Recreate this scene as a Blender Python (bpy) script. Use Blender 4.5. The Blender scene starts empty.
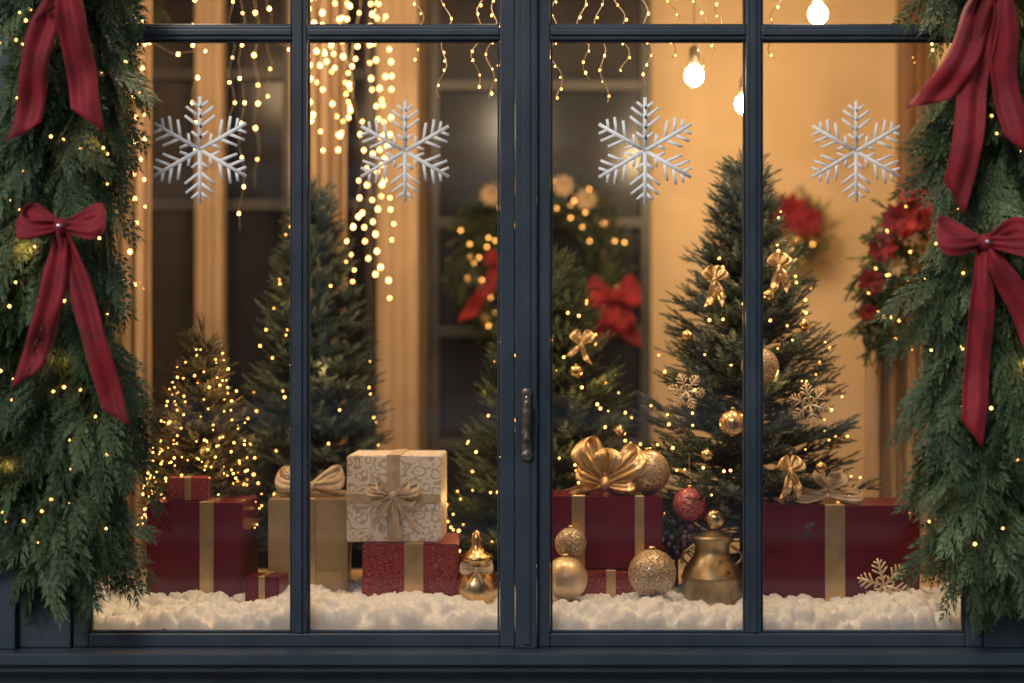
import bpy, bmesh, math, random
import numpy as np
from mathutils import Vector, Matrix
random.seed(7); rng=np.random.default_rng(7)
S=bpy.context.scene
S.view_settings.view_transform='Standard'; S.view_settings.look='None'; S.view_settings.exposure=0

# ------------------------------------------------------------ materials
def _nt(name):
    m=bpy.data.materials.new(name); m.use_nodes=True
    nt=m.node_tree; return m,nt,nt.nodes['Principled BSDF']
def L(nt,a,b): nt.links.new(a,b)
def pm(name,c1,c2=None,scale=8,rough=.5,metal=0,bump=0,bscale=60,sheen=0,coat=0,rvar=0,bdist=.003,detail=5):
    m,nt,b=_nt(name); N=nt.nodes
    c2=c2 or tuple(x*.75 for x in c1)
    tc=N.new('ShaderNodeTexCoord')
    no=N.new('ShaderNodeTexNoise'); no.inputs['Scale'].default_value=scale; no.inputs['Detail'].default_value=detail
    L(nt,tc.outputs['Object'],no.inputs['Vector'])
    rp=N.new('ShaderNodeValToRGB'); rp.color_ramp.elements[0].position=.35; rp.color_ramp.elements[1].position=.65
    rp.color_ramp.elements[0].color=(*c2,1); rp.color_ramp.elements[1].color=(*c1,1)
    L(nt,no.outputs['Fac'],rp.inputs['Fac']); L(nt,rp.outputs['Color'],b.inputs['Base Color'])
    b.inputs['Roughness'].default_value=rough; b.inputs['Metallic'].default_value=metal
    if sheen: b.inputs['Sheen Weight'].default_value=sheen; b.inputs['Sheen Roughness'].default_value=.4
    if coat: b.inputs['Coat Weight'].default_value=coat
    if rvar:
        mr=N.new('ShaderNodeMapRange'); mr.inputs['To Min'].default_value=rough-rvar; mr.inputs['To Max'].default_value=rough+rvar
        L(nt,no.outputs['Fac'],mr.inputs['Value']); L(nt,mr.outputs['Result'],b.inputs['Roughness'])
    if bump:
        n2=N.new('ShaderNodeTexNoise'); n2.inputs['Scale'].default_value=bscale; n2.inputs['Detail'].default_value=4
        L(nt,tc.outputs['Object'],n2.inputs['Vector'])
        bp=N.new('ShaderNodeBump'); bp.inputs['Strength'].default_value=bump; bp.inputs['Distance'].default_value=bdist
        L(nt,n2.outputs['Fac'],bp.inputs['Height']); L(nt,bp.outputs['Normal'],b.inputs['Normal'])
    return m
def emis(name,col,st,sample=False):
    m,nt,b=_nt(name); b.inputs['Base Color'].default_value=(*col,1)
    b.inputs['Emission Color'].default_value=(*col,1); b.inputs['Emission Strength'].default_value=st
    if not sample: m.cycles.emission_sampling='NONE'
    return m
def foliage(name,dark,mid,light):
    m,nt,b=_nt(name); N=nt.nodes
    at=N.new('ShaderNodeAttribute'); at.attribute_name='tint'
    rp=N.new('ShaderNodeValToRGB'); e=rp.color_ramp.elements
    e[0].color=(*dark,1); e[1].color=(*light,1); k=e.new(.5); k.color=(*mid,1)
    L(nt,at.outputs['Fac'],rp.inputs['Fac']); L(nt,rp.outputs['Color'],b.inputs['Base Color'])
    b.inputs['Roughness'].default_value=.55; b.inputs['Specular IOR Level'].default_value=.25
    return m
def patterned(name,base,fig,scale,metal=.6,rough=.4,thr=.06,kind='lines',freq=24):
    m,nt,b=_nt(name); N=nt.nodes
    tc=N.new('ShaderNodeTexCoord')
    no=N.new('ShaderNodeTexNoise'); no.inputs['Scale'].default_value=scale*.8; no.inputs['Detail'].default_value=2
    L(nt,tc.outputs['Object'],no.inputs['Vector'])
    va=N.new('ShaderNodeVectorMath'); va.operation='MULTIPLY_ADD'
    L(nt,no.outputs['Color'],va.inputs[0]); va.inputs[1].default_value=(.05,.05,.05); L(nt,tc.outputs['Object'],va.inputs[2])
    v=N.new('ShaderNodeTexVoronoi'); v.inputs['Scale'].default_value=scale
    v.feature='DISTANCE_TO_EDGE' if kind=='lines' else 'F1'
    L(nt,va.outputs[0],v.inputs['Vector'])
    if kind=='rings':
        si=N.new('ShaderNodeMath'); si.operation='SINE'; mu=N.new('ShaderNodeMath'); mu.operation='MULTIPLY'; mu.inputs[1].default_value=freq
        L(nt,v.outputs['Distance'],mu.inputs[0]); L(nt,mu.outputs[0],si.inputs[0]); src=si.outputs[0]
    else: src=v.outputs['Distance']
    rp=N.new('ShaderNodeValToRGB'); e=rp.color_ramp.elements
    if kind=='rings': e[0].position=.35; e[1].position=.65; e[0].color=(0,0,0,1); e[1].color=(1,1,1,1)
    else: e[0].position=thr; e[1].position=thr*1.6; e[0].color=(1,1,1,1); e[1].color=(0,0,0,1)
    L(nt,src,rp.inputs['Fac'])
    mx=N.new('ShaderNodeMix'); mx.data_type='RGBA'
    L(nt,rp.outputs['Color'],mx.inputs[0]); mx.inputs[6].default_value=(*base,1); mx.inputs[7].default_value=(*fig,1)
    L(nt,mx.outputs[2],b.inputs['Base Color']); b.inputs['Roughness'].default_value=rough
    mm=N.new('ShaderNodeMath'); mm.operation='MULTIPLY'; mm.inputs[1].default_value=metal
    L(nt,rp.outputs['Color'],mm.inputs[0]); L(nt,mm.outputs[0],b.inputs['Metallic'])
    bp=N.new('ShaderNodeBump'); bp.inputs['Strength'].default_value=.4; bp.inputs['Distance'].default_value=.002
    L(nt,rp.outputs['Color'],bp.inputs['Height']); L(nt,bp.outputs['Normal'],b.inputs['Normal'])
    return m
def glitter(name,c):
    m,nt,b=_nt(name); N=nt.nodes
    tc=N.new('ShaderNodeTexCoord'); v=N.new('ShaderNodeTexVoronoi'); v.inputs['Scale'].default_value=260
    L(nt,tc.outputs['Object'],v.inputs['Vector'])
    b.inputs['Base Color'].default_value=(*c,1); b.inputs['Metallic'].default_value=.6; b.inputs['Roughness'].default_value=.35
    bp=N.new('ShaderNodeBump'); bp.inputs['Strength'].default_value=1; bp.inputs['Distance'].default_value=.004
    L(nt,v.outputs['Color'],bp.inputs['Height']); L(nt,bp.outputs['Normal'],b.inputs['Normal'])
    return m

M={}
M['paint']=pm('slate_paint',(.029,.042,.058),(.018,.028,.041),5,.42,bump=.25,bscale=120,rvar=.08,bdist=.001)
M['darkpanel']=pm('dark_panel',(.026,.03,.042),(.013,.015,.022),3,.18)
M['rail']=pm('slate_rail',(.085,.088,.1),(.06,.062,.072),3,.35)
M['cream']=pm('cream_plaster',(.72,.57,.38),(.62,.48,.31),1.5,.8,bump=.1)
M['cream2']=pm('cream_wood',(.54,.41,.28),(.44,.33,.22),3,.6)
M['wood']=pm('wood_floor',(.16,.08,.035),(.1,.05,.022),6,.4)
M['drape']=pm('linen_drape',(.52,.39,.27),(.43,.32,.22),6,.9)
M['velvet']=pm('red_velvet',(.25,.003,.011),(.14,.0015,.006),14,.75,sheen=.06,bump=.2,bscale=300,bdist=.001)
M['gold']=pm('gold_metal',(.8,.6,.33),(.62,.44,.22),10,.24,metal=1,bump=.1,bscale=20)
M['brass']=pm('aged_brass',(.5,.4,.25),(.22,.17,.1),12,.36,metal=.9,bump=.25,bscale=25,rvar=.1)
M['goldrib']=pm('gold_ribbon',(.74,.55,.32),(.58,.42,.23),20,.3,metal=.75,bump=.3,bscale=150,bdist=.001)
M['linen']=pm('linen_ribbon',(.62,.51,.39),(.46,.37,.27),40,.85,bump=.6,bscale=300,bdist=.001)
M['burg']=pm('burgundy_paper',(.15,.008,.024),(.11,.006,.017),6,.33,bump=.4,bscale=8,bdist=.006)
M['kraft']=pm('gold_paper',(.5,.38,.22),(.38,.28,.15),8,.36,metal=.4,bump=.35,bscale=8,bdist=.005)
M['whitepaper']=patterned('ivory_floral_paper',(.88,.86,.83),(.6,.5,.39),26,.1,.5,thr=.05,kind='rings',freq=17)
M['redpat']=patterned('red_damask_paper',(.2,.008,.024),(.42,.14,.12),42,.4,.4,thr=.05,kind='rings')
M['balllace']=patterned('champagne_lace',(.34,.24,.15),(.82,.7,.54),34,.6,.32,kind='rings')
M['redlace']=patterned('red_lace',(.3,.008,.03),(.7,.36,.36),45,.5,.3,kind='rings')
M['glit']=glitter('champagne_glitter',(.8,.66,.47))
M['snow']=pm('cotton_snow',(.88,.92,.97),(.78,.83,.9),40,.95,bump=.8,bscale=300,bdist=.002)
M['flake']=pm('white_frost',(.92,.9,.86),(.86,.84,.8),60,.7)
m=pm('thin_frost',(.92,.88,.82),(.86,.82,.76),60,.7); nt=m.node_tree; tr=nt.nodes.new('ShaderNodeBsdfTransparent'); mx=nt.nodes.new('ShaderNodeMixShader'); mx.inputs[0].default_value=.18
L(nt,nt.nodes['Principled BSDF'].outputs[0],mx.inputs[1]); L(nt,tr.outputs[0],mx.inputs[2]); L(nt,mx.outputs[0],nt.nodes['Material Output'].inputs[0]); M['flake2']=m
M['wire']=pm('clear_wire',(.34,.27,.19),(.25,.2,.13),8,.5)
M['bark']=pm('bark',(.06,.04,.025),(.035,.022,.013),30,.9)
M['berry']=pm('dark_berry',(.09,.02,.05),(.04,.012,.035),20,.3,coat=.4)
M['bronze']=pm('bronze',(.27,.22,.17),(.1,.08,.065),40,.36,metal=.8,bump=.3,bscale=80)
M['silver']=pm('silver',(.8,.8,.82),None,10,.2,metal=1)
M['fairy']=emis('warm_fairy_bulb',(1,.5,.15),19)
M['fairy2']=emis('warm_fairy_bulb_small',(1,.44,.10),9)
M['bulb']=emis('pendant_bulb',(1,.66,.32),360,True)
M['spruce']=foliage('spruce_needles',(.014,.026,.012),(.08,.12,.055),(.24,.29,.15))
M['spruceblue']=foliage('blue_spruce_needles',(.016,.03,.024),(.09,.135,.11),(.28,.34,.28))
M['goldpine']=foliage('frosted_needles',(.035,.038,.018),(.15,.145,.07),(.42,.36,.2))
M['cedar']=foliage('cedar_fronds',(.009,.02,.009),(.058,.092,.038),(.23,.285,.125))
def brickmat(name,c1,c2,mo,sc):
    m,nt,b=_nt(name); N=nt.nodes; tc=N.new('ShaderNodeTexCoord'); br=N.new('ShaderNodeTexBrick')
    mp=N.new('ShaderNodeMapping'); mp.inputs['Rotation'].default_value=(math.radians(90),0,0) if name!='paving' else (0,0,0)
    L(nt,tc.outputs['Object'],mp.inputs[0]); L(nt,mp.outputs[0],br.inputs['Vector'])
    br.inputs['Color1'].default_value=(*c1,1); br.inputs['Color2'].default_value=(*c2,1); br.inputs['Mortar'].default_value=(*mo,1)
    br.inputs['Scale'].default_value=sc; L(nt,br.outputs['Color'],b.inputs['Base Color']); b.inputs['Roughness'].default_value=.85
    return m
M['brick']=brickmat('brickwork',(.25,.12,.08),(.2,.09,.06),(.3,.27,.24),4)
M['paving']=brickmat('paving',(.28,.27,.25),(.24,.23,.22),(.12,.12,.11),1.2)
M['asphalt']=pm('asphalt',(.055,.055,.057),(.04,.04,.042),20,.9)
M['stone']=pm('stone',(.6,.58,.55),(.5,.48,.45),3,.8)
def glassmat(name,boost=1.0,tint=(1,1,1)):
    m=bpy.data.materials.new(name); m.use_nodes=True; nt=m.node_tree; N=nt.nodes; N.clear()
    o=N.new('ShaderNodeOutputMaterial'); t=N.new('ShaderNodeBsdfTransparent'); t.inputs[0].default_value=(*tint,1)
    g=N.new('ShaderNodeBsdfGlossy'); g.inputs['Roughness'].default_value=.015
    f=N.new('ShaderNodeFresnel'); f.inputs[0].default_value=1.5
    mu=N.new('ShaderNodeMath'); mu.operation='MULTIPLY'; mu.inputs[1].default_value=boost; mu.use_clamp=True
    mx=N.new('ShaderNodeMixShader'); L(nt,f.outputs[0],mu.inputs[0]); L(nt,mu.outputs[0],mx.inputs[0])
    L(nt,t.outputs[0],mx.inputs[1]); L(nt,g.outputs[0],mx.inputs[2]); L(nt,mx.outputs[0],o.inputs[0]); return m
M['glass']=glassmat('window_glass',3.2,(.97,.98,.98))
M['dglass']=pm('dark_glass',(.02,.025,.035),(.015,.02,.03),1,.06)

# ------------------------------------------------------------ helpers
def link(o,parent=None):
    S.collection.objects.link(o)
    if parent is not None: o.parent=parent
    return o
def empty(name,loc=(0,0,0)):
    o=bpy.data.objects.new(name,None); o.empty_display_size=.1; link(o)
    return o
def npmesh(name,v,f,mat,parent=None,tint=None,smooth=False):
    v=np.asarray(v,dtype=np.float32); f=np.asarray(f,dtype=np.int32); k=f.shape[1]
    me=bpy.data.meshes.new(name); me.vertices.add(len(v)); me.vertices.foreach_set('co',v.ravel())
    me.loops.add(f.size); me.loops.foreach_set('vertex_index',f.ravel())
    me.polygons.add(len(f)); me.polygons.foreach_set('loop_start',np.arange(0,f.size,k,dtype=np.int32))
    me.update(calc_edges=True)
    if tint is not None:
        a=me.attributes.new('tint','FLOAT','POINT'); a.data.foreach_set('value',np.asarray(tint,dtype=np.float32))
    if smooth: me.polygons.foreach_set('use_smooth',np.ones(len(f),dtype=bool))
    me.materials.append(mat); o=bpy.data.objects.new(name,me); return link(o,parent)
def bmobj(name,bm,mat,parent=None,smooth=False,loc=None,rot=None):
    me=bpy.data.meshes.new(name); bm.normal_update(); bm.to_mesh(me); bm.free()
    if smooth:
        for p in me.polygons: p.use_smooth=True
    me.materials.append(mat); o=bpy.data.objects.new(name,me)
    if loc: o.location=loc
    if rot: o.rotation_euler=rot
    return link(o,parent)
def box(name,x0,x1,y0,y1,z0,z1,mat,parent=None,bev=.003,seg=2):
    bm=bmesh.new(); bmesh.ops.create_cube(bm,size=1)
    for v in bm.verts: v.co=Vector(((x0+x1)/2+v.co.x*(x1-x0),(y0+y1)/2+v.co.y*(y1-y0),(z0+z1)/2+v.co.z*(z1-z0)))
    if bev: bmesh.ops.bevel(bm,geom=list(bm.edges),offset=bev,segments=seg,affect='EDGES',profile=.6)
    return bmobj(name,bm,mat,parent)
def lathe(name,prof,c,mat,parent=None,n=40):
    v=[];f=[]
    for r,z in prof:
        for i in range(n):
            a=2*math.pi*i/n; v.append((c[0]+r*math.cos(a),c[1]+r*math.sin(a),c[2]+z))
    for j in range(len(prof)-1):
        for i in range(n):
            f.append((j*n+i,j*n+(i+1)%n,(j+1)*n+(i+1)%n,(j+1)*n+i))
    return npmesh(name,v,f,mat,parent,smooth=True)
def tube_arr(pts,r,n=5):
    pts=[Vector(p) for p in pts]; v=[];f=[]
    for k,p in enumerate(pts):
        d=(pts[min(k+1,len(pts)-1)]-pts[max(k-1,0)])
        if d.length<1e-9: d=Vector((0,0,1))
        d.normalize(); a=d.orthogonal().normalized() if k==0 else (pa-d*pa.dot(d)).normalized()
        pa=a; b=d.cross(a); rr=r[k] if hasattr(r,'__len__') else r
        for i in range(n):
            t=2*math.pi*i/n; q=p+(a*math.cos(t)+b*math.sin(t))*rr; v.append(tuple(q))
    for k in range(len(pts)-1):
        for i in range(n): f.append((k*n+i,k*n+(i+1)%n,(k+1)*n+(i+1)%n,(k+1)*n+i))
    return v,f
class Acc:
    def __init__(s): s.v=[];s.f=[]
    def add(s,v,f):
        o=len(s.v); s.v+=list(v); s.f+=[tuple(i+o for i in q) for q in f]
def ico(sub=1):
    bm=bmesh.new(); bmesh.ops.create_icosphere(bm,subdivisions=sub,radius=1)
    v=np.array([tuple(x.co) for x in bm.verts]); f=np.array([[q.index for q in x.verts] for x in bm.faces]); bm.free(); return v,f
ICO1=ico(1); ICO2=ico(2)
def spheres(name,pos,r,mat,parent=None,tmpl=ICO1,squash=1.0):
    pos=np.asarray(pos,float); n=len(pos); r=np.broadcast_to(np.asarray(r,float),(n,))
    tv,tf=tmpl; t=tv.copy(); t[:,2]*=squash
    v=(pos[:,None,:]+t[None]*r[:,None,None]).reshape(-1,3)
    f=(tf[None]+(np.arange(n)*len(tv))[:,None,None]).reshape(-1,3)
    return npmesh(name,v,f,mat,parent,smooth=True)
def nrm(a): return a/np.maximum(np.linalg.norm(a,axis=-1,keepdims=True),1e-9)
def inst(tmpl,pos,X,ref,sc,shade):
    tv,tf,tt=tmpl; X=nrm(X); Z=nrm(ref-X*(ref*X).sum(-1,keepdims=True)); Y=np.cross(Z,X)
    R=np.stack([X,Y,Z],1)
    v=np.einsum('kj,njc->nkc',tv,R)*sc[:,None,None]+pos[:,None,:]
    n=len(pos); f=(tf[None]+(np.arange(n)*len(tv))[:,None,None]).reshape(-1,tf.shape[1])
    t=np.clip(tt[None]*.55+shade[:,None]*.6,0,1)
    return v.reshape(-1,3),f,t.reshape(-1)
def lamp(name,loc,W,r,parent,col=(1,.66,.34)):
    d=bpy.data.lights.new(name,'POINT'); d.energy=W; d.shadow_soft_size=r; d.color=col
    o=bpy.data.objects.new(name,d); o.location=loc; link(o,parent)
def twig_tmpl(n=64,nl=.2,nw=.022,seed=1):
    r=np.random.default_rng(seed); v=[];f=[];t=[]
    for i in range(n):
        s=(i+.5)/n; a=r.uniform(0,2*math.pi); el=r.uniform(.6,1.0) if s<.93 else r.uniform(.1,.5)
        l=nl*r.uniform(.75,1.15)*(1-.35*s)
        rad=np.array([0,math.cos(a),math.sin(a)]); d=np.array([math.cos(el),0,0])+rad*math.sin(el)
        w=np.cross(d,[1,0,0]); w=w/np.linalg.norm(w)*nw*.5
        b=np.array([s,0,-.08*s*s]); o=len(v)
        v+= [b-w,b+w,b+d*l]; f+=[(o,o+1,o+2)]; t+=[.2,.2,.9]
    o=len(v); v+=[np.array([0,-.03,0]),np.array([0,.03,0]),np.array([1,0,-.08])]; f.append((o,o+1,o+2)); t+=[0,0,.1]
    return np.array(v),np.array(f),np.array(t)
TWIG=twig_tmpl(40,.29,.05); TWIGL=twig_tmpl(32,.27,.058,3)
def frond_tmpl(seed=2):
    r=np.random.default_rng(seed); v=[];f=[];t=[]
    def leaf(b,d,l,w,tt):
        p=np.array([-d[1],d[0],0]); o=len(v)
        zb=lambda q:np.array([q[0],q[1],q[2]-.22*q[0]**2+r.uniform(-.008,.008)])
        v.extend([zb(b-p*w),zb(b+p*w),zb(b+d*l)])
        f.extend([(o,o+1,o+2)]); t.extend([tt*.5,tt*.5,min(1,tt+.25)])
    for k in range(13):
        s=.06+k*.07; sd=1 if k%2 else -1; ang=sd*r.uniform(.4,.65); l=.38*(1-s)**.7+.07
        b0=np.array([s,0,0.]); d=np.array([math.cos(ang),math.sin(ang),0])
        m=max(2,int(l/.06))
        for j in range(m):
            q=b0+d*l*j/m; 
            for sg in (1,-1):
                a2=ang+sg*r.uniform(.3,.6); leaf(q,np.array([math.cos(a2),math.sin(a2),0]),.115*(1-.4*j/m),.015,.3+.45*j/m)
        leaf(b0+d*l*.85,d,.09,.014,.95)
        leaf(b0,d,l,.009,.3)
    leaf(np.zeros(3),np.array([1.,0,0]),1,.010,.2); leaf(np.array([.9,0,0]),np.array([1.,0,0]),.12,.012,.95)
    return np.array(v),np.array(f),np.array(t)
FROND=frond_tmpl(); FROND2=frond_tmpl(9)

# ------------------------------------------------------------ bows & ribbons
def grid_faces(n,m,off=0): return [(off+i*m+j,off+i*m+j+1,off+(i+1)*m+j+1,off+(i+1)*m+j) for i in range(n-1) for j in range(m-1)]
def bow(name,c,Lp,w,tails,mat,parent=None,ang=8,tw=None,knot=None,jewel=False,depth=None,sides=(1,-1)):
    c=Vector(c); A=Acc(); m=9; D=depth or Lp*.32; tw=tw or w
    for sd in sides:
        aa=ang[0 if sd>0 else 1] if hasattr(ang,'__len__') else ang
        th=math.radians(aa+random.uniform(-6,6)); e=Vector((sd*math.cos(th),0,math.sin(th)))
        n=Vector((-math.sin(th)*sd,0,math.cos(th)))
        N_=30; v=[]
        ph=random.uniform(0,6)
        for i in range(N_):
            t=i/(N_-1); s=math.sin(math.pi*t)**.8
            p=c+e*(Lp*s)+Vector((0,-1,0))*(D*math.sin(2*math.pi*t)+.15*D)+n*(w*.34*-math.sin(2*math.pi*t)+w*.1*s)
            ww=w*(.32+.68*s**.7); wd=(n*.9+Vector((0,.42,0))).normalized()
            for j in range(m):
                u=j/(m-1)-.5
                cr=math.cos(u*13+ph)*w*.15*(1-s*.7)+math.cos(u*6+ph*2)*w*.07
                v.append(tuple(p+wd*(ww*u)+Vector((0,1,0))*cr+e*(w*.12*math.cos(u*3.1)*s)))
        A.add(v,grid_faces(N_,m))
    for (dx,dz) in tails:
        N_=26; v=[]; T=Vector((dx,0,dz)); le=T.length; d=T.normalized(); side=Vector((-d.z,0,d.x)); 
        sl=random.choice((-1,1))*.5*tw/le; ph=random.uniform(0,6); sw=random.uniform(-1,1)*.05*le
        for i in range(N_):
            t=i/(N_-1)
            for j in range(m):
                u=j/(m-1)-.5; tt=t*(1+sl*2*u*t)
                ww=tw*(.35+.65*min(1,tt*3.2)**.7)
                p=c+d*(le*tt)+side*(math.sin(tt*4+ph)*sw*min(1,tt*2))
                y=math.cos(u*9+ph)*tw*.16*(1-.4*tt)+math.sin(tt*9+ph)*tw*.2+ -.012 + math.sin(tt*17+ph+u*3)*tw*.06
                v.append(tuple(p+side*(ww*u)+Vector((0,y,0))))
        A.add(v,grid_faces(N_,m))
    o=npmesh(name if parent is None else 'ribbon_loops',A.v,A.f,mat,None,smooth=True)
    sm=o.modifiers.new('thick','SOLIDIFY'); sm.thickness=.0015
    k=knot or w*.3
    kn=spheres('knot',[(c.x,c.y-D*.35,c.z)],k,mat,o,ICO2,1.15)
    if jewel:
        spheres('jewel',[(c.x,c.y-D*.35-k*.95,c.z)],k*.36,M['silver'],o,ICO2)
    if parent is not None: o.parent=parent; o.name='bow'
    return o

def string_of_lights(parent,paths,spacing,r,mat,jit=.006,wr=.0011):
    W=Acc(); B=[]
    for pts in paths:
        pts=[Vector(p) for p in pts]; W.add(*tube_arr(pts,wr,4))
        acc=random.uniform(0,spacing)
        for a,b in zip(pts,pts[1:]):
            l=(b-a).length; q=acc
            while q<l:
                p=a.lerp(b,q/l); B.append((p.x+random.uniform(-jit,jit),p.y+random.uniform(-jit,jit),p.z-r)); q+=spacing*random.uniform(.7,1.3)
            acc=q-l
    npmesh('wire',W.v,W.f,M['wire'],parent); spheres('bulbs',B,[r*random.uniform(.6,1.15) for _ in B],mat,parent,ICO1,1.3)

# ------------------------------------------------------------ christmas trees
def tree(x,y,zt,zb,R,mat,nl,pw=.85,dens=1.0,tmpl=TWIG,seed=0,bulb=.0048,twl=.085,glow=3,gw=.4):
    r=np.random.default_rng(seed); root=empty('christmas_tree')
    pos=[];dr=[];sc=[];sh=[];ref=[]
    H=zt-zb; stems=Acc()
    prof=lambda z: R*min(1,max(0,(zt-z)/H))**pw
    z=zb; lev=0
    while z<zt-.06:
        rr=prof(z); nb=int((6+rr*27)*dens); f=(z-zb)/H
        for k in range(nb):
            a=2*math.pi*(k+r.uniform(-.4,.4))/nb+lev*.7; l=(rr*r.uniform(.66,1.06)+.01); el=math.radians(4+36*f+r.uniform(-10,10))
            d=np.array([math.cos(a)*math.cos(el),math.sin(a)*math.cos(el),math.sin(el)]); pz=z+r.uniform(-.025,.025)-l*.18
            b=np.array([x,y,pz]); sd=np.array([-math.sin(a),math.cos(a),0])
            sg_=.10*l
            stems.add(*tube_arr([b,b+d*l*.5+np.array([0,0,-sg_*.6]),b+d*l*.93+np.array([0,0,-.04*l])],[.004,.003,.0015],3))
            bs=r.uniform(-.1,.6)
            s=max(.0,l-.20)
            while s<l-.015:
                for sg in (1,-1):
                    q=r.uniform(.45,.95); dd=d*math.cos(q)+sd*sg*math.sin(q)+np.array([0,0,r.uniform(-.2,.45)])
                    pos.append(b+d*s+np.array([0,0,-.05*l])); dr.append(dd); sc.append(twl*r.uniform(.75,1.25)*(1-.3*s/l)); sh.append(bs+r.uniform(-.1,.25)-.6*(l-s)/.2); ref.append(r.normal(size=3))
                s+=.036
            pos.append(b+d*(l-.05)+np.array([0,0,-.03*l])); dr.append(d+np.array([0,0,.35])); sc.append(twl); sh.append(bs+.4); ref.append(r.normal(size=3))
        z+=.042*(1-.25*f); lev+=1
    for k in range(12):
        pos.append(np.array([x,y,zt-.12+.008*k])); a=r.uniform(0,6.28); e=.5+.1*k
        dr.append(np.array([math.cos(a)*.5,math.sin(a)*.5,e])); sc.append(.065); sh.append(.5); ref.append(r.normal(size=3))
    pos.append(np.array([x,y,zt-.08])); dr.append(np.array([0,0,1.])); sc.append(.085); sh.append(.6); ref.append(r.normal(size=3))
    v,f,t=inst(tmpl,np.array(pos),np.array(dr),np.array(ref),np.array(sc),np.array(sh))
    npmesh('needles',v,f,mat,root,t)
    stems.add(*tube_arr([(x,y,.735),(x,y,zb),(x,y,zt-.05)],[.022,.018,.004],8))
    npmesh('trunk_and_branches',stems.v,stems.f,M['bark'],root)
    lathe('pot',[(0,0),(.075,0),(.095,.13),(.1,.14),(.09,.14),(.085,.12),(0,.12)],(x,y,.732),M['brass'],root)
    P=[]
    for k in range(nl):
        zz=zb+H*(1-math.sqrt(r.uniform(.01,1)))*.97; a=r.uniform(math.pi*.95,math.pi*2.05); rr=prof(zz)*r.uniform(.74,1.0)+.012
        P.append((x+math.cos(a)*rr,y+math.sin(a)*rr,zz))
    spheres('fairy_bulbs',P,r.uniform(.5,1.2,len(P))*bulb,M['fairy2'],root,ICO1)
    for k in range(glow):
        zz=zb+H*(.16+.6*(k+.5)/glow); a=math.pi*(1.2+.6*((k*.618)%1)); rr=prof(zz)*.97+.03
        lamp('added_glow',(x+math.cos(a)*rr,y+math.sin(a)*rr,zz),gw,.015,root,(1,.55,.2))
    return root,(x,y,zt,zb,R,pw)
def front(T,x,z,o=.015):
    tx,ty,zt,zb,R,pw=T; r=R*max(0,(zt-z)/(zt-zb))**pw
    return ty-math.sqrt(max(r*r-(x-tx)**2,0))-o
t1,T1=tree(-1.04,.62,1.67,.98,.215,M['goldpine'],190,seed=1,tmpl=TWIGL,bulb=.0038,twl=.065,pw=.66,dens=1.35,glow=4,gw=.35)
t2,T2=tree(-.711,.98,2.17,.95,.30,M['spruceblue'],55,seed=2,pw=.58,glow=3)
t3,T3=tree(.14,.80,1.92,.84,.42,M['spruce'],135,seed=3,pw=.7,glow=5,gw=.35)
t4,T4=tree(.79,.66,2.25,1.02,.42,M['spruceblue'],75,seed=4,pw=.70,glow=4)

def flake(root_or_none,c,R,wd,mat,name='snowflake_decoration',th=.002,fine=True,tilt=0):
    A=Acc()
    def bar(p,q,w,h):
        p=Vector(p);q=Vector(q);d=(q-p).normalized(); s=Vector((-d.z,0,d.x))*w/2; v=[]
        for yy in (-h,0):
            for b in (p-s,p+s,q+s*.8,q-s*.8): v.append((c[0]+b.x,c[1]+yy,c[2]+b.z))
        A.add(v,[(0,1,2,3),(7,6,5,4),(0,4,5,1),(1,5,6,2),(2,6,7,3),(3,7,4,0)])
    for k in range(6):
        a=math.pi/2+k*math.pi/3+tilt; d=Vector((math.cos(a),0,math.sin(a)))
        bar(d*R*.02,d*R,wd,th+.0001*k)
        for t,l in ((.22,.2),(.42,.36),(.61,.33),(.79,.2)) if fine else ((.4,.25),(.68,.25)):
            for sg in (1,-1):
                b=a+sg*math.radians(52); e=Vector((math.cos(b),0,math.sin(b)))
                bar(d*R*t,d*R*t+e*R*l,wd*.8,th*.9-.00012*sg)
    o=npmesh(name,A.v,A.f,mat,root_or_none); return o
def ball(name,c,r,mat,parent=None):
    o=spheres(name,[c],r,mat,parent,ico(4)); 
    lathe('cap',[(0,r*1.12),(r*.16,r*1.12),(r*.18,r*.96),(0,r*.96)],c,M['gold'],o,12)
    return o
def on4(x,z,o=.02): return (x,front(T4,x,z,o+.02),z)
ball('gold_bauble',on4(.70,1.341,.03),.045,M['gold'],t4)
ball('lace_bauble',on4(.79,1.52,.03),.06,M['balllace'],t4)
for x,z in ((.95,1.655),(.575,1.62),(.83,1.75),(.98,1.2),(.62,1.24)): ball('small_bauble',on4(x,z,.015),.019,M['gold'],t4)
flake(t4,on4(.95,1.40,.03),.07,.007,M['glit'],'glitter_snowflake',.004,tilt=.2)
flake(t4,on4(.564,1.44,.03),.062,.007,M['glit'],'glitter_snowflake',.004,tilt=.4)
for x,z in ((.66,1.80),(.875,1.193),(.868,1.84)):
    bow('b',on4(x,z,.03),.045,.036,[(-.02,-.08),(.03,-.07)],M['goldrib'],t4,ang=48,tw=.026)
c=(.234,front(T3,.234,1.59,.03),1.59); bow('b',c,.05,.028,[(-.045,-.04),(.02,-.06)],M['goldrib'],t3,ang=52,tw=.018)
ball('small_bauble',(.214,front(T3,.214,1.50,.02),1.50),.022,M['gold'],t3)
for x,z in ((.05,1.35),(.36,1.3),(.1,1.15)): ball('small_bauble',(x,front(T3,x,z,.02),z),.02,M['gold'],t3)

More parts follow.
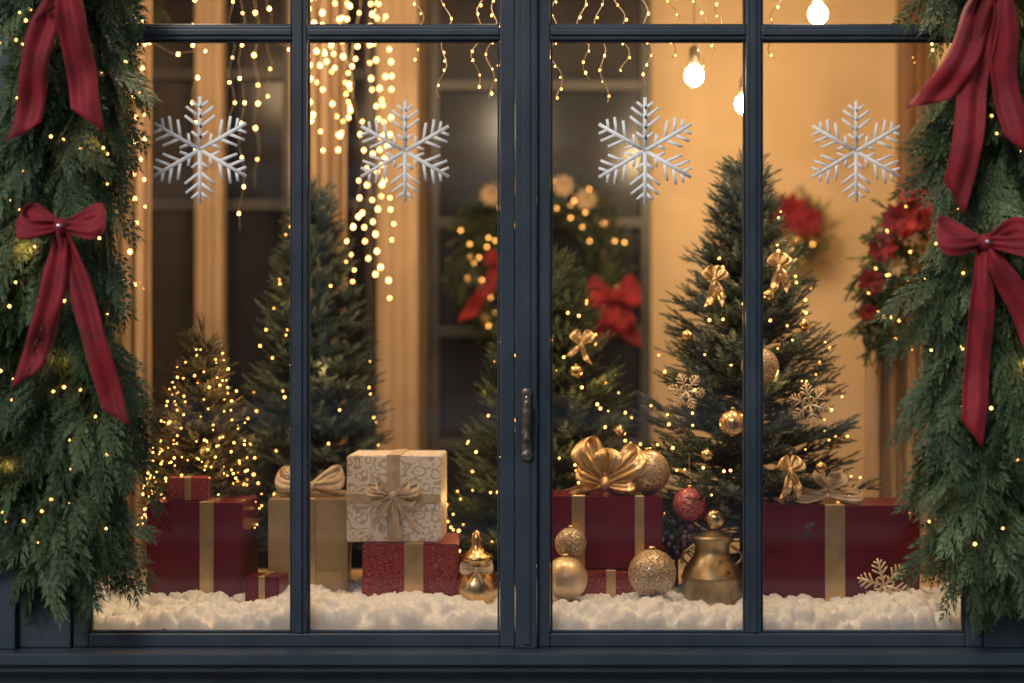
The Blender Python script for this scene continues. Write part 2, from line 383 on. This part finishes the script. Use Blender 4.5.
# ------------------------------------------------------------ shop building
sh=empty('shop_building'); P=M['paint']
win=empty('shop_window')
YF=-.03
def stile(n,x0,x1,y0=YF,y1=.03,z0=.6895,z1=3.05): return box(n,x0,x1,y0,y1,z0,z1,P,win,.004)
stile('frame_jamb_l',-1.47,-1.3125,-.045,.05); stile('casement_stile_l',-1.311,-1.263)
stile('meeting_stile_l',-.036,.0085); stile('astragal',.010,.0745,-.052,.03); stile('meeting_stile_r',.076,.114)
stile('casement_stile_r',1.353,1.404); stile('frame_jamb_r',1.4055,1.56,-.045,.05)
box('astragal_bead',.030,.055,-.058,-.051,.70,3.04,P,win,.003)
for n,(a,b) in {'l':(-1.262,-.037),'r':(.115,1.352)}.items():
    box('bottom_rail_'+n,a,b,YF+.002,.028,.6895,.7285,P,win,.004)
    box('top_rail_'+n,a,b,YF+.002,.028,3.0,3.049,P,win,.004)
for n,(a,b) in {'l':(-.657,-.612),'r':(.699,.744)}.items():
    box('mullion_'+n,a,b,-.026,.026,.7295,2.999,P,win,.004); box('mullion_bead_'+n,a+.014,b-.014,-.034,-.0255,.731,2.998,P,win,.003)
for k,(a,b) in enumerate(((-1.262,-.658),(-.611,-.037),(.115,.698),(.745,1.352))):
    box('transom_%d'%k,a,b,-.024,.024,2.5015,2.5435,P,win,.004); box('transom_bead_%d'%k,a+.001,b-.001,-.031,-.0235,2.514,2.531,P,win,.003)
    for (z0,z1) in ((.7287,2.5014),(2.5436,2.999)):
        npmesh('glass_pane',[(a,0,z0),(b,0,z0),(b,0,z1),(a,0,z1)],[(0,1,2,3)],M['glass'],win)
        for (p0,p1,q0,q1) in ((a,a+.007,z0,z1),(b-.007,b,z0,z1)): box('putty',p0+.0003,p1-.0003,-.014,-.001,q0,q1,P,win,.002,1)
        for (q0,q1) in ((z0,z0+.007),(z1-.007,z1)): box('putty',a+.0072,b-.0072,-.0138,-.001,q0,q1,P,win,.002,1)
# handle
hd=empty('window_handle')
box('backplate',.030,.056,-.066,-.0585,1.26,1.45,M['bronze'],hd,.003)
for z in (1.262,1.448): 
    o=lathe('plate_end',[(0,-.004),(.017,-.004),(.017,.003),(.010,.006),(0,.007)],(0,0,0),M['bronze'],hd,20); o.location=(.043,-.0625,z); o.rotation_euler=(math.radians(90),0,0)
lathe('lever',[(0,-.075),(.006,-.074),(.010,-.06),(.006,-.045),(.007,-.02),(.011,0),(.013,.02),(.009,.034),(.012,.045),(.007,.056),(0,.058)],(.043,-.088,1.375),M['bronze'],hd,20)
o=lathe('spindle',[(.009,0),(.009,.03)],(0,0,0),M['bronze'],hd,16); o.location=(.043,-.06,1.375); o.rotation_euler=(math.radians(90),0,0)
spheres('screws',[(.043,-.067,1.275),(.043,-.067,1.435)],.004,M['silver'],hd,ICO2)
# sill & stall riser
box('sill',-2.3,2.3,-.13,.06,.652,.688,P,sh,.006,3); box('sill_nose',-2.28,2.28,-.11,-.0605,.628,.6515,P,sh,.005)
box('stall_riser',-2.3,2.3,-.06,.06,0.14,.6515,P,sh,.003); box('plinth',-2.32,2.32,-.085,.06,0.12,.139,P,sh,.002)
box('plinth_base',-2.32,2.32,-.09,.06,-.05,.119,M['stone'],sh,.004)
for k in range(4):
    a=-2.1+k*1.07
    for (x0,x1,z0,z1) in ((a,a+.95,.57,.585),(a,a+.95,.2,.215),(a,a+.015,.2155,.5695),(a+.935,a+.95,.2155,.5695)): box('riser_mould',x0,x1,-.075,-.0602,z0,z1,P,sh,.003)
for sgn in (-1,1):
    x0,x1=sorted((sgn*1.4705 if sgn<0 else 1.5605,sgn*2.3)); box('pilaster',x0,x1,-.07,.06,.6885,3.05,P,sh,.005)
    x0,x1=sorted((sgn*2.301,sgn*5.5)); box('brick_wall',x0,x1,-.05,.25,-.05,6.5,M['brick'],sh,0)
box('fascia',-2.3,2.3,-.1,.06,3.051,3.6,P,sh,.006); box('cornice',-2.35,2.35,-.22,.06,3.601,3.7,P,sh,.01); box('upper_wall',-2.3,2.3,-.05,.25,3.701,6.5,M['brick'],sh,0)
# shop interior
box('side_wall_l',-1.95,-1.85,.061,2.95,0,3.3,M['cream'],sh,0); box('side_wall_r',1.85,1.95,.061,2.95,0,3.3,M['cream'],sh,0)
box('back_wall',-1.849,1.849,2.8,2.95,0,3.3,M['cream'],sh,0); box('ceiling',-1.95,1.95,.061,2.95,3.301,3.4,M['cream'],sh,0)
box('shop_floor',-1.849,1.849,.061,2.799,-.05,.1,M['wood'],sh,0)
box('display_platform',-1.849,1.849,.0605,1.4,.1005,.73,M['cream2'],sh,.002)
def screen(n,x0,x1,z0,z1,bars,cols):
    e=empty(n); box('panel',x0,x1,2.74,2.799,z0,z1,M['darkpanel'],e,.002)
    for zb_ in bars: box('rail',x0+.01,x1-.01,2.70,2.739,zb_,zb_+.05,M['rail'],e,.004)
    for xc in cols: box('stile',xc,xc+.045,2.695,2.739,z0+.01,z1-.01,M['rail'],e,.004)
    return e
screen('glazed_door',-.38,.64,.1005,3.2,(.5,1.1,1.62,2.12,2.75),(-.38,.1,.59))
screen('glazed_door',-1.72,-.62,.1005,3.25,(.5,1.25,2.2,2.8),(-1.72,-1.05,-.67))
def column(x0,x1,y,mat):
    e=empty('interior_column'); box('shaft',x0,x1,y,y+.14,.1005,3.29,mat,e,.01)
    n=3; w=(x1-x0)/(n*2+1)
    for k in range(n): box('flute',x0+w*(2*k+1),x0+w*(2*k+2),y-.012,y-.0005,.2,3.2,mat,e,.005)
column(-.60,-.42,2.45,M['cream2']); column(-1.40,-1.28,2.4,M['cream2']); column(1.70,1.84,2.3,M['wood'])

def drape(name,x0,x1,z0,z1,y,mat,folds,amp,gather=0):
    n=90;m=30; v=[]
    for i in range(m):
        t=i/(m-1); z=z1+(z0-z1)*t
        for j in range(n):
            u=j/(n-1); sq=1-gather*math.exp(-((t-.0)/.25)**2); x=(x0+x1)/2+(u-.5)*(x1-x0)*sq
            v.append((x+.006*math.sin(u*40+t*3),y+amp*math.sin(u*folds*6.283+math.sin(t*2.2+u*5)*.9)+.3*amp*math.sin(u*folds*15+1),z))
    o=npmesh(name,v,grid_faces(m,n),mat,None,smooth=True); s=o.modifiers.new('t','SOLIDIFY'); s.thickness=.002; return o
drape('curtain',-1.66,-1.48,.105,3.25,1.9,M['drape'],4,.03)
drape('curtain',1.32,1.62,.735,2.06,1.28,M['drape'],5,.03,.78)
drape('curtain',-.98,-.72,.105,3.25,2.3,M['drape'],6,.03)

# pendants
for (x,y,z) in ((1.061,.8,2.736),(.685,1.3,2.60),(.935,1.75,2.555)):
    e=empty('pendant_lamp'); spheres('bulb',[(x,y,z)],.034,M['bulb'],e,ICO2,1.12)
    lathe('socket',[(0,.036),(.016,.034),(.02,.05),(.018,.1),(.006,.115),(0,.115)],(x,y,z),M['bronze'],e,20)
    v,f=tube_arr([(x,y,z+.11),(x,y,3.3)],.003,6); npmesh('cord',v,f,M['bronze'],e)

# fairy lights inside
e=empty('fairy_light_curtain'); paths=[]
for k in range(10):
    x=-.82+k*.036; y=1.6+random.uniform(-.15,.25); zend=random.uniform(1.72,2.05) if k>5 else random.uniform(2.2,2.5)
    paths.append([(x+.025*math.sin(q*.9+k),y+.02*math.cos(q*1.3),3.2+(zend-3.2)*q/14) for q in range(15)])
string_of_lights(e,paths,.058,.0068,M['fairy'],.018)
lamp('added_glow',(-.64,1.4,2.75),14,.12,e); 
e=empty('icicle_lights'); paths=[]
for x,y,z0 in ((-1.30,.9,2.05),(-1.13,.95,2.25),(-1.03,1.15,2.38),(-.97,1.0,2.0),(-1.42,1.3,1.75),(-.9,1.2,2.5),(-.99,1.5,2.2)):
    paths.append([(x+.012*math.sin(q*1.7+x*9),y,3.2+(z0-3.2)*q/16) for q in range(17)])
paths.append([(-1.5+.1*q,.9+.02*(q%3),2.66+.05*math.sin(q*1.4)) for q in range(10)])
string_of_lights(e,paths,.10,.0052,M['fairy'],.006)
lamp('added_glow',(-1.25,1.3,2.95),8,.12,e)
e=empty('icicle_lights'); paths=[]
def curl(x,zt_,zb_,y): return [(x+.014*math.sin(q*.85+x*31)+.01*math.sin(q*.3+x*7),y+.01*math.cos(q*.9),zt_+(zb_-zt_)*q/22) for q in range(23)]
for x,py in ((-.215,97),(-.105,88),(-.06,100),(-.03,75),(.14,98),(.225,82),(.28,104),(.345,70),(.42,85),(.50,60),(.58,92),(-.3,60),(.64,50),(.82,60),(-.42,45)):
    paths.append(curl(x,2.80,1.6+(341.5-py)*.00314,.22+.03*math.sin(x*20)))
paths.append([(-1.2+.1*q,.22,2.80+.02*math.sin(q*2)) for q in range(25)])
string_of_lights(e,paths,.045,.0042,M['fairy2'],.005,.002)
for x in (-1.0,.0,.95): lamp('added_glow',(x,.14,2.92),23,.06,e,(1,.76,.5))  # unseen fill lamps above the strings, added to light the tree fronts

# ------------------------------------------------------------ wreaths (background)
def rosette(parent,c,R,mat,n=9):
    A=Acc()
    for ring in range(3):
        for k in range(n-ring*2):
            a=2*math.pi*k/(n-ring*2)+ring*.5; rr=R*(1-ring*.25); d=Vector((math.cos(a),-.25-.3*ring,math.sin(a))); s=Vector((-math.sin(a),0,math.cos(a)))*rr*.3; C=Vector(c)
            A.add([tuple(C),tuple(C+d*rr*.5+s),tuple(C+d*rr),tuple(C+d*rr*.5-s)],[(0,1,2,3)])
    npmesh('flower',A.v,A.f,mat,parent)
def wreath(x,y,z,R,r,seed,nb=22,n=420):
    e=empty('christmas_wreath'); g=np.random.default_rng(seed)
    a=g.uniform(0,2*math.pi,n); b=g.uniform(0,2*math.pi,n)
    cen=np.stack([x+R*np.cos(a),np.full(n,y),z+R*np.sin(a)],1); out=np.stack([np.cos(a)*np.cos(b),-np.abs(np.sin(b)),np.sin(a)*np.cos(b)],1); tan=np.stack([-np.sin(a),0*a,np.cos(a)],1)
    v,f,t=inst(TWIGL,cen+out*r*.4,out*.7+tan*.8,g.normal(size=(n,3)),g.uniform(.09,.15,n),g.uniform(0,.7,n)); npmesh('foliage',v,f,M['spruce'],e,t)
    npmesh('ring',*tube_arr([(x+R*math.cos(q/24*2*math.pi),y,z+R*math.sin(q/24*2*math.pi)) for q in range(25)],.02,8),M['bark'],e)
    m=20; a=g.uniform(0,2*math.pi,m); spheres('baubles',np.stack([x+R*np.cos(a)+g.uniform(-.05,.05,m),np.full(m,y-.07),z+R*np.sin(a)+g.uniform(-.05,.05,m)],1),g.uniform(.015,.03,m),M['gold'],e,ICO2)
    m=nb; a=g.uniform(0,2*math.pi,m); spheres('fairy_bulbs',np.stack([x+R*np.cos(a)+g.uniform(-.08,.08,m),np.full(m,y-.09),z+R*np.sin(a)+g.uniform(-.08,.08,m)],1),.006,M['fairy2'],e)
    return e
w=wreath(.127,2.58,1.95,.30,.1,5,50,520); bow('b',(-.06,2.44,1.95),.06,.05,[(-.13,-.26)],M['velvet'],w,tw=.065,ang=30)
bow('b',(.45,2.44,1.80),.11,.1,[(-.04,-.2),(.07,-.2)],M['velvet'],w)
M['petal']=pm('ivory_petal',(.5,.38,.25),(.4,.29,.18),10,.7)
for dx,dz in ((-.22,.3),(-.14,.34),(.1,.34),(.2,.28),(.0,.36)): rosette(w,(.127+dx,2.45,1.95+dz),.055,M['petal'])
# floral swag hanging in front of the right-hand drape
sw=empty('floral_swag'); g=np.random.default_rng(21); n=420; tt=g.uniform(0,1,n)
sx=lambda t: 1.50-.24*np.sin(t*1.9)+.08*t
sz=lambda t: 2.15-.56*t
wd=.085*(1-.4*np.abs(tt-.35))
pos=np.stack([sx(tt)+g.normal(size=n)*wd*.5,1.12+g.normal(size=n)*.03,sz(tt)+g.normal(size=n)*.03],1)
v,f,t=inst(TWIGL,pos,np.stack([g.normal(size=n)*.7,-.3+g.normal(size=n)*.5,-.6+g.normal(size=n)*.5],1),g.normal(size=(n,3)),g.uniform(.07,.12,n),g.uniform(0,.6,n)); npmesh('foliage',v,f,M['spruce'],sw,t)
for k,(u,mt,rr) in enumerate(((.02,'velvet',.07),(.08,'velvet',.08),(.2,'velvet',.07),(.3,'petal',.045),(.38,'velvet',.06),(.5,'petal',.04),(.6,'velvet',.055),(.15,'petal',.045),(.8,'velvet',.04))):
    rosette(sw,(sx(u)+(.04 if k%2 else -.04),1.03,sz(u)),rr,M[mt])
bow('b',(1.47,1.0,2.13),.075,.06,[(-.04,-.15),(.06,-.2)],M['velvet'],sw)
m_=24; u=g.uniform(0,1,m_); spheres('fairy_bulbs',np.stack([sx(u)+g.normal(size=m_)*.04,np.full(m_,1.03),sz(u)],1),.0045,M['fairy2'],sw)
npmesh('vine',*tube_arr([(sx(q*.1),1.13,sz(q*.1)) for q in range(11)],.012,6),M['bark'],sw)
w=wreath(1.27,2.68,2.10,.09,.05,8,8,200); rosette(w,(1.25,2.56,2.18),.1,M['velvet']); rosette(w,(1.33,2.56,2.14),.08,M['velvet'])

# ------------------------------------------------------------ gifts
def gift(x0,x1,yf,z0,h,mat,rib=None,d=.28,rot=0):
    e=empty('gift_box'); cx=(x0+x1)/2; cy=yf+d/2; w=x1-x0
    bm=bmesh.new(); bmesh.ops.create_cube(bm,size=1)
    for v in bm.verts: v.co=Vector((v.co.x*w,v.co.y*d,v.co.z*h))
    bmesh.ops.bevel(bm,geom=list(bm.edges),offset=.004,segments=2,affect='EDGES')
    o=bmobj('wrapped_box',bm,mat,e); o.location=(0,0,h/2)
    q=npmesh('paper_fold',[(-w/2+.005,-d/2-.0009,.004),(w/2-.005,-d/2-.0009,.004),(w/2-.02,-d/2-.0016,h*.36),(-w/2+.02,-d/2-.0016,h*.33)],[(0,1,2,3)],mat,e)
    if rib:
        for (rx,rw,rm) in rib:
            bx=lambda n,*a: box(n,*a,rm,e,.0008,1)
            bx('ribbon_front',rx-rw/2,rx+rw/2,-d/2-.004,-d/2-.0005,.002,h+.0035)
            bx('ribbon_top',rx-rw/2,rx+rw/2,-d/2-.0003,d/2,h+.0005,h+.0035)
            bx('ribbon_back',rx-rw/2,rx+rw/2,d/2+.0005,d/2+.0035,.002,h+.0035)
    e.location=(cx,cy,z0); e.rotation_euler=(0,0,math.radians(rot)); return e
g=gift(-.521,-.222,.30,.962,.275,M['whitepaper'],[(0,.042,M['linen'])],rot=-2)
box('ribbon_band',-.151,.151,-.1455,-.1415,.125,.155,M['linen'],g,.001,1)
bow('b',(0,-.165,.15),.085,.028,[(-.06,-.09),(.07,-.1),(.02,-.13)],M['linen'],g,ang=12,tw=.018,knot=.014,depth=.02)
bow('b',(0,-.160,.15),.07,.022,[(.05,.05),(-.05,.06)],M['linen'],g,ang=-20,tw=.012,knot=.012,depth=.02)
bow('b',(0,-.168,.152),.06,.016,[(.09,-.05),(-.09,-.04)],M['linen'],g,ang=30,tw=.008,knot=.012,depth=.02)
g=gift(-.477,-.172,.27,.732,.228,M['redpat'],[(.01,.06,M['goldrib'])],rot=1.5,d=.32)
g=gift(-.79,-.535,.36,.732,.36,M['kraft'],[(.0,.05,M['goldrib'])],rot=3)
bow('b',(0,-.02,.395),.11,.05,[(-.1,-.03),(.11,-.03)],M['linen'],g,ang=14,tw=.035,depth=.05)
ball('lace_bauble',(-.06,0,.412),.048,M['balllace'],g)
g=gift(-1.17,-.86,.36,.732,.35,M['burg'],[(.04,.045,M['goldrib'])],rot=-2)
g=gift(-1.12,-.99,.40,1.0835,.075,M['redpat'],[(0,.02,M['goldrib'])],d=.12,rot=6)
g=gift(-.83,-.72,.22,.732,.13,M['burg'],[(0,.02,M['goldrib'])],d=.11,rot=-8)
g=gift(.12,.488,.33,.872,.232,M['burg'],[(-.085,.042,M['goldrib']),(.11,.03,M['goldrib'])],d=.27,rot=-3)
bow('b',(.0,-.05,.27),.15,.07,[(.07,-.03)],M['goldrib'],g,ang=(38,62),tw=.05,depth=.05,knot=.022)
bow('b',(.0,-.06,.265),.10,.045,[(.12,-.03),(-.11,-.03)],M['goldrib'],g,ang=(10,28),tw=.04,depth=.045,knot=.02)
bow('b',(.0,-.03,.265),.11,.05,[(-.02,.02)],M['goldrib'],g,ang=(80,86),tw=.03,depth=.04,knot=.018)
g=gift(.21,.41,.30,.732,.138,M['redpat'],[(0,.03,M['goldrib'])],d=.24,rot=2)
g=gift(.777,1.298,.31,.732,.345,M['burg'],[(-.01,.064,M['goldrib'])],d=.3,rot=0)
bow('b',(-.02,-.06,.39),.07,.034,[(.03,.06),(-.05,-.05),(.10,-.045)],M['linen'],g,ang=(40,56),tw=.03,depth=.03)
bow('b',(-.02,-.07,.37),.11,.03,[(-.16,-.018)],M['linen'],g,ang=3,tw=.03,depth=.04)

# baubles and vessels
ball('lace_bauble',(.442,.42,1.176),.071,M['balllace'])
ball('lace_bauble',(.437,.2,.878),.075,M['balllace'])
ball('glitter_bauble',(.168,.2,.862),.068,M['glit']); ball('lace_bauble',(.185,.25,.965),.05,M['balllace'])
b=ball('red_bauble',(.572,.37,1.075),.056,M['redlace']); 
npmesh('hanging_thread',*tube_arr([(.572,.37,1.14),(.575,.42,1.24)],.001,4),M['gold'],b)
bc=empty('berry_cluster'); g=np.random.default_rng(4); q=nrm(g.normal(size=(46,3)))*g.uniform(.3,1,(46,1))*np.array([.055,.045,.07])+np.array([.535,.38,.97])
spheres('berries',q,g.uniform(.011,.018,46),M['berry'],bc,ICO2)
n=40; qq=nrm(g.normal(size=(n,3))); v,f,t=inst(TWIGL,np.tile([.535,.4,.94],(n,1)),qq*[1,.6,1]+[0,0,.3],g.normal(size=(n,3)),g.uniform(.07,.12,n),g.uniform(0,.5,n)); npmesh('sprigs',v,f,M['spruce'],bc,t)
npmesh('stem',*tube_arr([(.535,.4,.73),(.53,.39,.9),(.535,.38,1.0)],.006,6),M['bark'],bc)
can=empty('brass_churn'); cc=(.640,.34,.732)
lathe('body',[(0,0),(.095,0),(.1,.006),(.1,.02),(.096,.026),(.096,.11),(.099,.115),(.096,.12),(.088,.145),(.066,.175),(.056,.19),(.055,.215),(.066,.232),(.07,.24),(.068,.246),(.05,.25),(.035,.262),(.0,.268)],cc,M['brass'],can)
spheres('lid_knob',[(cc[0]+.01,cc[1],cc[2]+.30)],.037,M['gold'],can,ico(3))
for s in (-1,1): npmesh('handle',*tube_arr([(cc[0]+s*(.06+.035*math.sin(q/8*math.pi)),cc[1],cc[2]+.215-.07*q/8) for q in range(9)],.005,8),M['brass'],can,smooth=True)
jar=empty('gold_jar'); jc=(-.112,.3,.732)
lathe('body',[(0,0),(.05,0),(.058,.01),(.072,.05),(.073,.09),(.062,.125),(.045,.145),(.042,.16),(.052,.172),(.056,.18),(.05,.19),(.03,.2),(.015,.222),(.018,.24),(.01,.262),(0,.27)],jc,M['gold'],jar)
bow('b',(jc[0],jc[1]-.05,jc[2]+.15),.05,.025,[(-.03,-.07),(.03,-.08)],M['linen'],jar,tw=.016)
flake(None,(1.175,.27,.83),.088,.009,M['glit'],'glitter_snowflake',.004,tilt=.25)

# snow
nx,ny=700,120; xs=np.linspace(-1.42,1.50,nx); ys=np.linspace(.032,.62,ny)
X,Y=np.meshgrid(xs,ys); g=np.random.default_rng(11)
B_=np.zeros_like(X)
for k in range(2100):
    cx,cy,rr=g.uniform(-1.42,1.5),g.uniform(.03,.6),g.uniform(.010,.032)
    i0,i1=np.searchsorted(xs,[cx-rr,cx+rr]); j0,j1=np.searchsorted(ys,[cy-rr,cy+rr])
    if i1<=i0 or j1<=j0: continue
    d2=(X[j0:j1,i0:i1]-cx)**2+(Y[j0:j1,i0:i1]-cy)**2; h=np.sqrt(np.clip(rr*rr-d2,0,None))*1.0+g.uniform(0,.016)
    B_[j0:j1,i0:i1]=np.maximum(B_[j0:j1,i0:i1],np.where(d2<rr*rr,h,0))
def blur(a):
    a=(np.roll(a,1,0)+np.roll(a,-1,0)+2*a)/4; return (np.roll(a,1,1)+np.roll(a,-1,1)+2*a)/4
B_=blur(B_)
nz=blur(g.normal(size=X.shape))*.006+g.normal(size=X.shape)*.0012
ramp=np.clip((Y-.032)/.085,0,1); ramp=np.sqrt(1-(1-ramp)**2)
Z=.718+ramp*(.046+.014*np.sin(X*5+1)*np.sin(X*2.3)+.010*np.sin(X*17))+(B_+nz)*(.4+.6*ramp)
npmesh('snow',np.stack([X,Y,Z],-1).reshape(-1,3),grid_faces(ny,nx),M['snow'],None,smooth=True)

# ------------------------------------------------------------ snowflakes on the glass
for x,z,R,mt in ((-.936,2.175,.16,'flake'),(-.321,2.170,.152,'flake2'),(.399,2.172,.16,'flake'),(1.032,2.170,.152,'flake2')):
    flake(None,(x,-.002,z),R,.0125,M[mt],'snowflake_decal',.0012)

# ------------------------------------------------------------ exterior garlands
def garland(x,zt,zb,hw,seed,n=1500,y0=-.07,lean=0):
    e=empty('cedar_garland'); g=np.random.default_rng(seed)
    z=g.uniform(zb+.14,zt,n); u=(z-zb)/(zt-zb); W=hw*(1+.10*np.sin(z*9+seed))*np.clip(.5+2.2*u,0,1)
    W=W*(1.10-.44*u); a=g.uniform(math.pi,2*math.pi,n); lay=g.uniform(.1,1,n)**.6
    out=np.stack([np.cos(a),np.sin(a)*.75,0*a],1)
    cx=x+.02*np.sin(z*5+seed)+lean*(1-u)
    pos=np.stack([cx,np.full(n,y0),z],1)+out*(W*lay*.68)[:,None]
    s=g.uniform(.15,.28,n)
    clump=g.normal(size=(40,3))*.45; ci=(np.floor(z*7).astype(int)*3+np.floor(a/math.pi*4).astype(int))%40
    d=out*g.uniform(.1,.8,n)[:,None]+np.array([0,0,-1.])+g.normal(size=(n,3))*.2+clump[ci]*.5
    ref=out+g.normal(size=(n,3))*.5+np.array([0,-.3,.1])
    shd=np.clip(lay*.9-.62+clump[ci,0]*.35+g.uniform(-.2,.5,n),-.5,1)  # inner fronds darker: shade of the garland's depth put into the colour
    h=n//2
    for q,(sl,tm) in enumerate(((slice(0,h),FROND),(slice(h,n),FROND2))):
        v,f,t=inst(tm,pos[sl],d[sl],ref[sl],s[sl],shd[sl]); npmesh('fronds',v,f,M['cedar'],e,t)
    st=[(x+.02*math.sin(q*.5+seed),y0,zb+.1+(zt-zb-.1)*q/20) for q in range(21)]
    npmesh('vine',*tube_arr(st,.018,6),M['bark'],e)
    m=90; z=g.uniform(zb+.1,zt,m); a=g.uniform(math.pi*1.02,math.pi*1.98,m); rr=hw*g.uniform(.6,.9,m)
    spheres('fairy_bulbs',np.stack([x+rr*np.cos(a),y0+rr*.85*np.sin(a),z],1),g.uniform(.0026,.0052,m),M['fairy2'],e,ICO1)
    for k in range(5):
        zz=zb+.2+(2.65-zb-.2)*(k+.5)/5; aa=math.pi*(1.25+.5*((k*.618)%1)); rr=hw*.8
        lamp('added_glow',(x+rr*math.cos(aa),y0+rr*.8*math.sin(aa),zz),.14,.015,e,(1,.5,.16))
    return e
garland(-1.325,2.95,.88,.235,1); garland(1.43,2.95,.86,.25,2,lean=-.02)
V=M['velvet']
bow('ribbon_bow',(-1.273,-.29,1.925),.118,.075,[(-.075,-.43),(.155,-.54)],V,None,ang=6,tw=.07,jewel=True,knot=.022)
bow('ribbon_bow',(-1.26,-.31,2.65),.13,.09,[(-.12,-.46),(.07,-.43)],V,None,ang=6,tw=.08,jewel=True,knot=.024)
bow('ribbon_bow',(1.335,-.29,1.88),.13,.08,[(-.04,-.54),(.17,-.36)],V,None,ang=8,tw=.075,jewel=True,knot=.022)
bow('ribbon_bow',(1.37,-.31,2.63),.14,.1,[(-.2,-.36),(.055,-.49),(-.14,-.62)],V,None,ang=6,tw=.082,jewel=True,knot=.024)

# ------------------------------------------------------------ street
def sheet(name,x0,x1,y0,y1,z,mat): return npmesh(name,[(x0,y0,z),(x1,y0,z),(x1,y1,z),(x0,y1,z)],[(0,1,2,3)],mat)
sheet('ground',-300,300,-300,300,-.13,M['asphalt'])
sheet('road',-60,60,-9.5,-6.2,-.126,M['asphalt'])
box('pavement',-60,60,-6.0,-.091,-.12,-.0,M['paving'],None,0); box('kerb',-60,60,-6.2,-6.001,-.12,.003,M['stone'],None,.01)
box('pavement',-60,60,-13.99,-9.7,-.12,0,M['paving'],None,0); box('kerb',-60,60,-9.699,-9.5,-.12,.003,M['stone'],None,.01)
ob=empty('brick_building'); box('facade',-16,16,-18,-14,-.1,7,M['brick'],ob,0)
for z in (.6,3.3,6.8): box('string_course',-16.05,16.05,-13.999,-13.85,z,z+.25,M['stone'],ob,.02)
for zz,hh in ((1.0,2.1),(3.9,2.0)):
    for k in range(-7,8):
        x=k*2.1
        box('window_glass',x-.6,x+.6,-13.998,-13.97,zz,zz+hh,M['dglass'],ob,0); box('window_sill',x-.75,x+.75,-13.968,-13.85,zz-.12,zz-.01,M['stone'],ob,.01)
        box('window_bar',x-.03,x+.03,-13.969,-13.94,zz,zz+hh,M['flake'],ob,0); box('window_lintel',x-.75,x+.75,-13.99,-13.93,zz+hh+.01,zz+hh+.2,M['stone'],ob,.01)

# ------------------------------------------------------------ light
w=bpy.data.worlds.new('World'); S.world=w; w.use_nodes=True; nt=w.node_tree
sky=nt.nodes.new('ShaderNodeTexSky'); sky.sky_type='NISHITA'; sky.sun_disc=False; el=math.radians(28); az=math.radians(205)
sky.sun_elevation=el; sky.sun_rotation=az; nt.links.new(sky.outputs[0],nt.nodes['Background'].inputs[0]); nt.nodes['Background'].inputs[1].default_value=.14
sd=bpy.data.lights.new('sun','SUN'); sd.energy=1.6; sd.angle=math.radians(15); sd.color=(1,.96,.9)
so=bpy.data.objects.new('sun',sd); link(so); ez=math.radians(36); dirv=Vector((math.sin(az)*math.cos(ez),math.cos(az)*math.cos(ez),math.sin(ez)))
so.rotation_euler=dirv.to_track_quat('Z','Y').to_euler(); so.location=(0,-3,8)

cd=bpy.data.cameras.new('camera'); cam=bpy.data.objects.new('camera',cd); link(cam); cam.location=(0,-5.12,1.6); cam.rotation_euler=(math.radians(90),0,0)
cd.sensor_width=36; cd.lens=60; cd.clip_end=1000; cd.dof.use_dof=True; cd.dof.focus_distance=5.3; cd.dof.aperture_fstop=.85
S.camera=cam
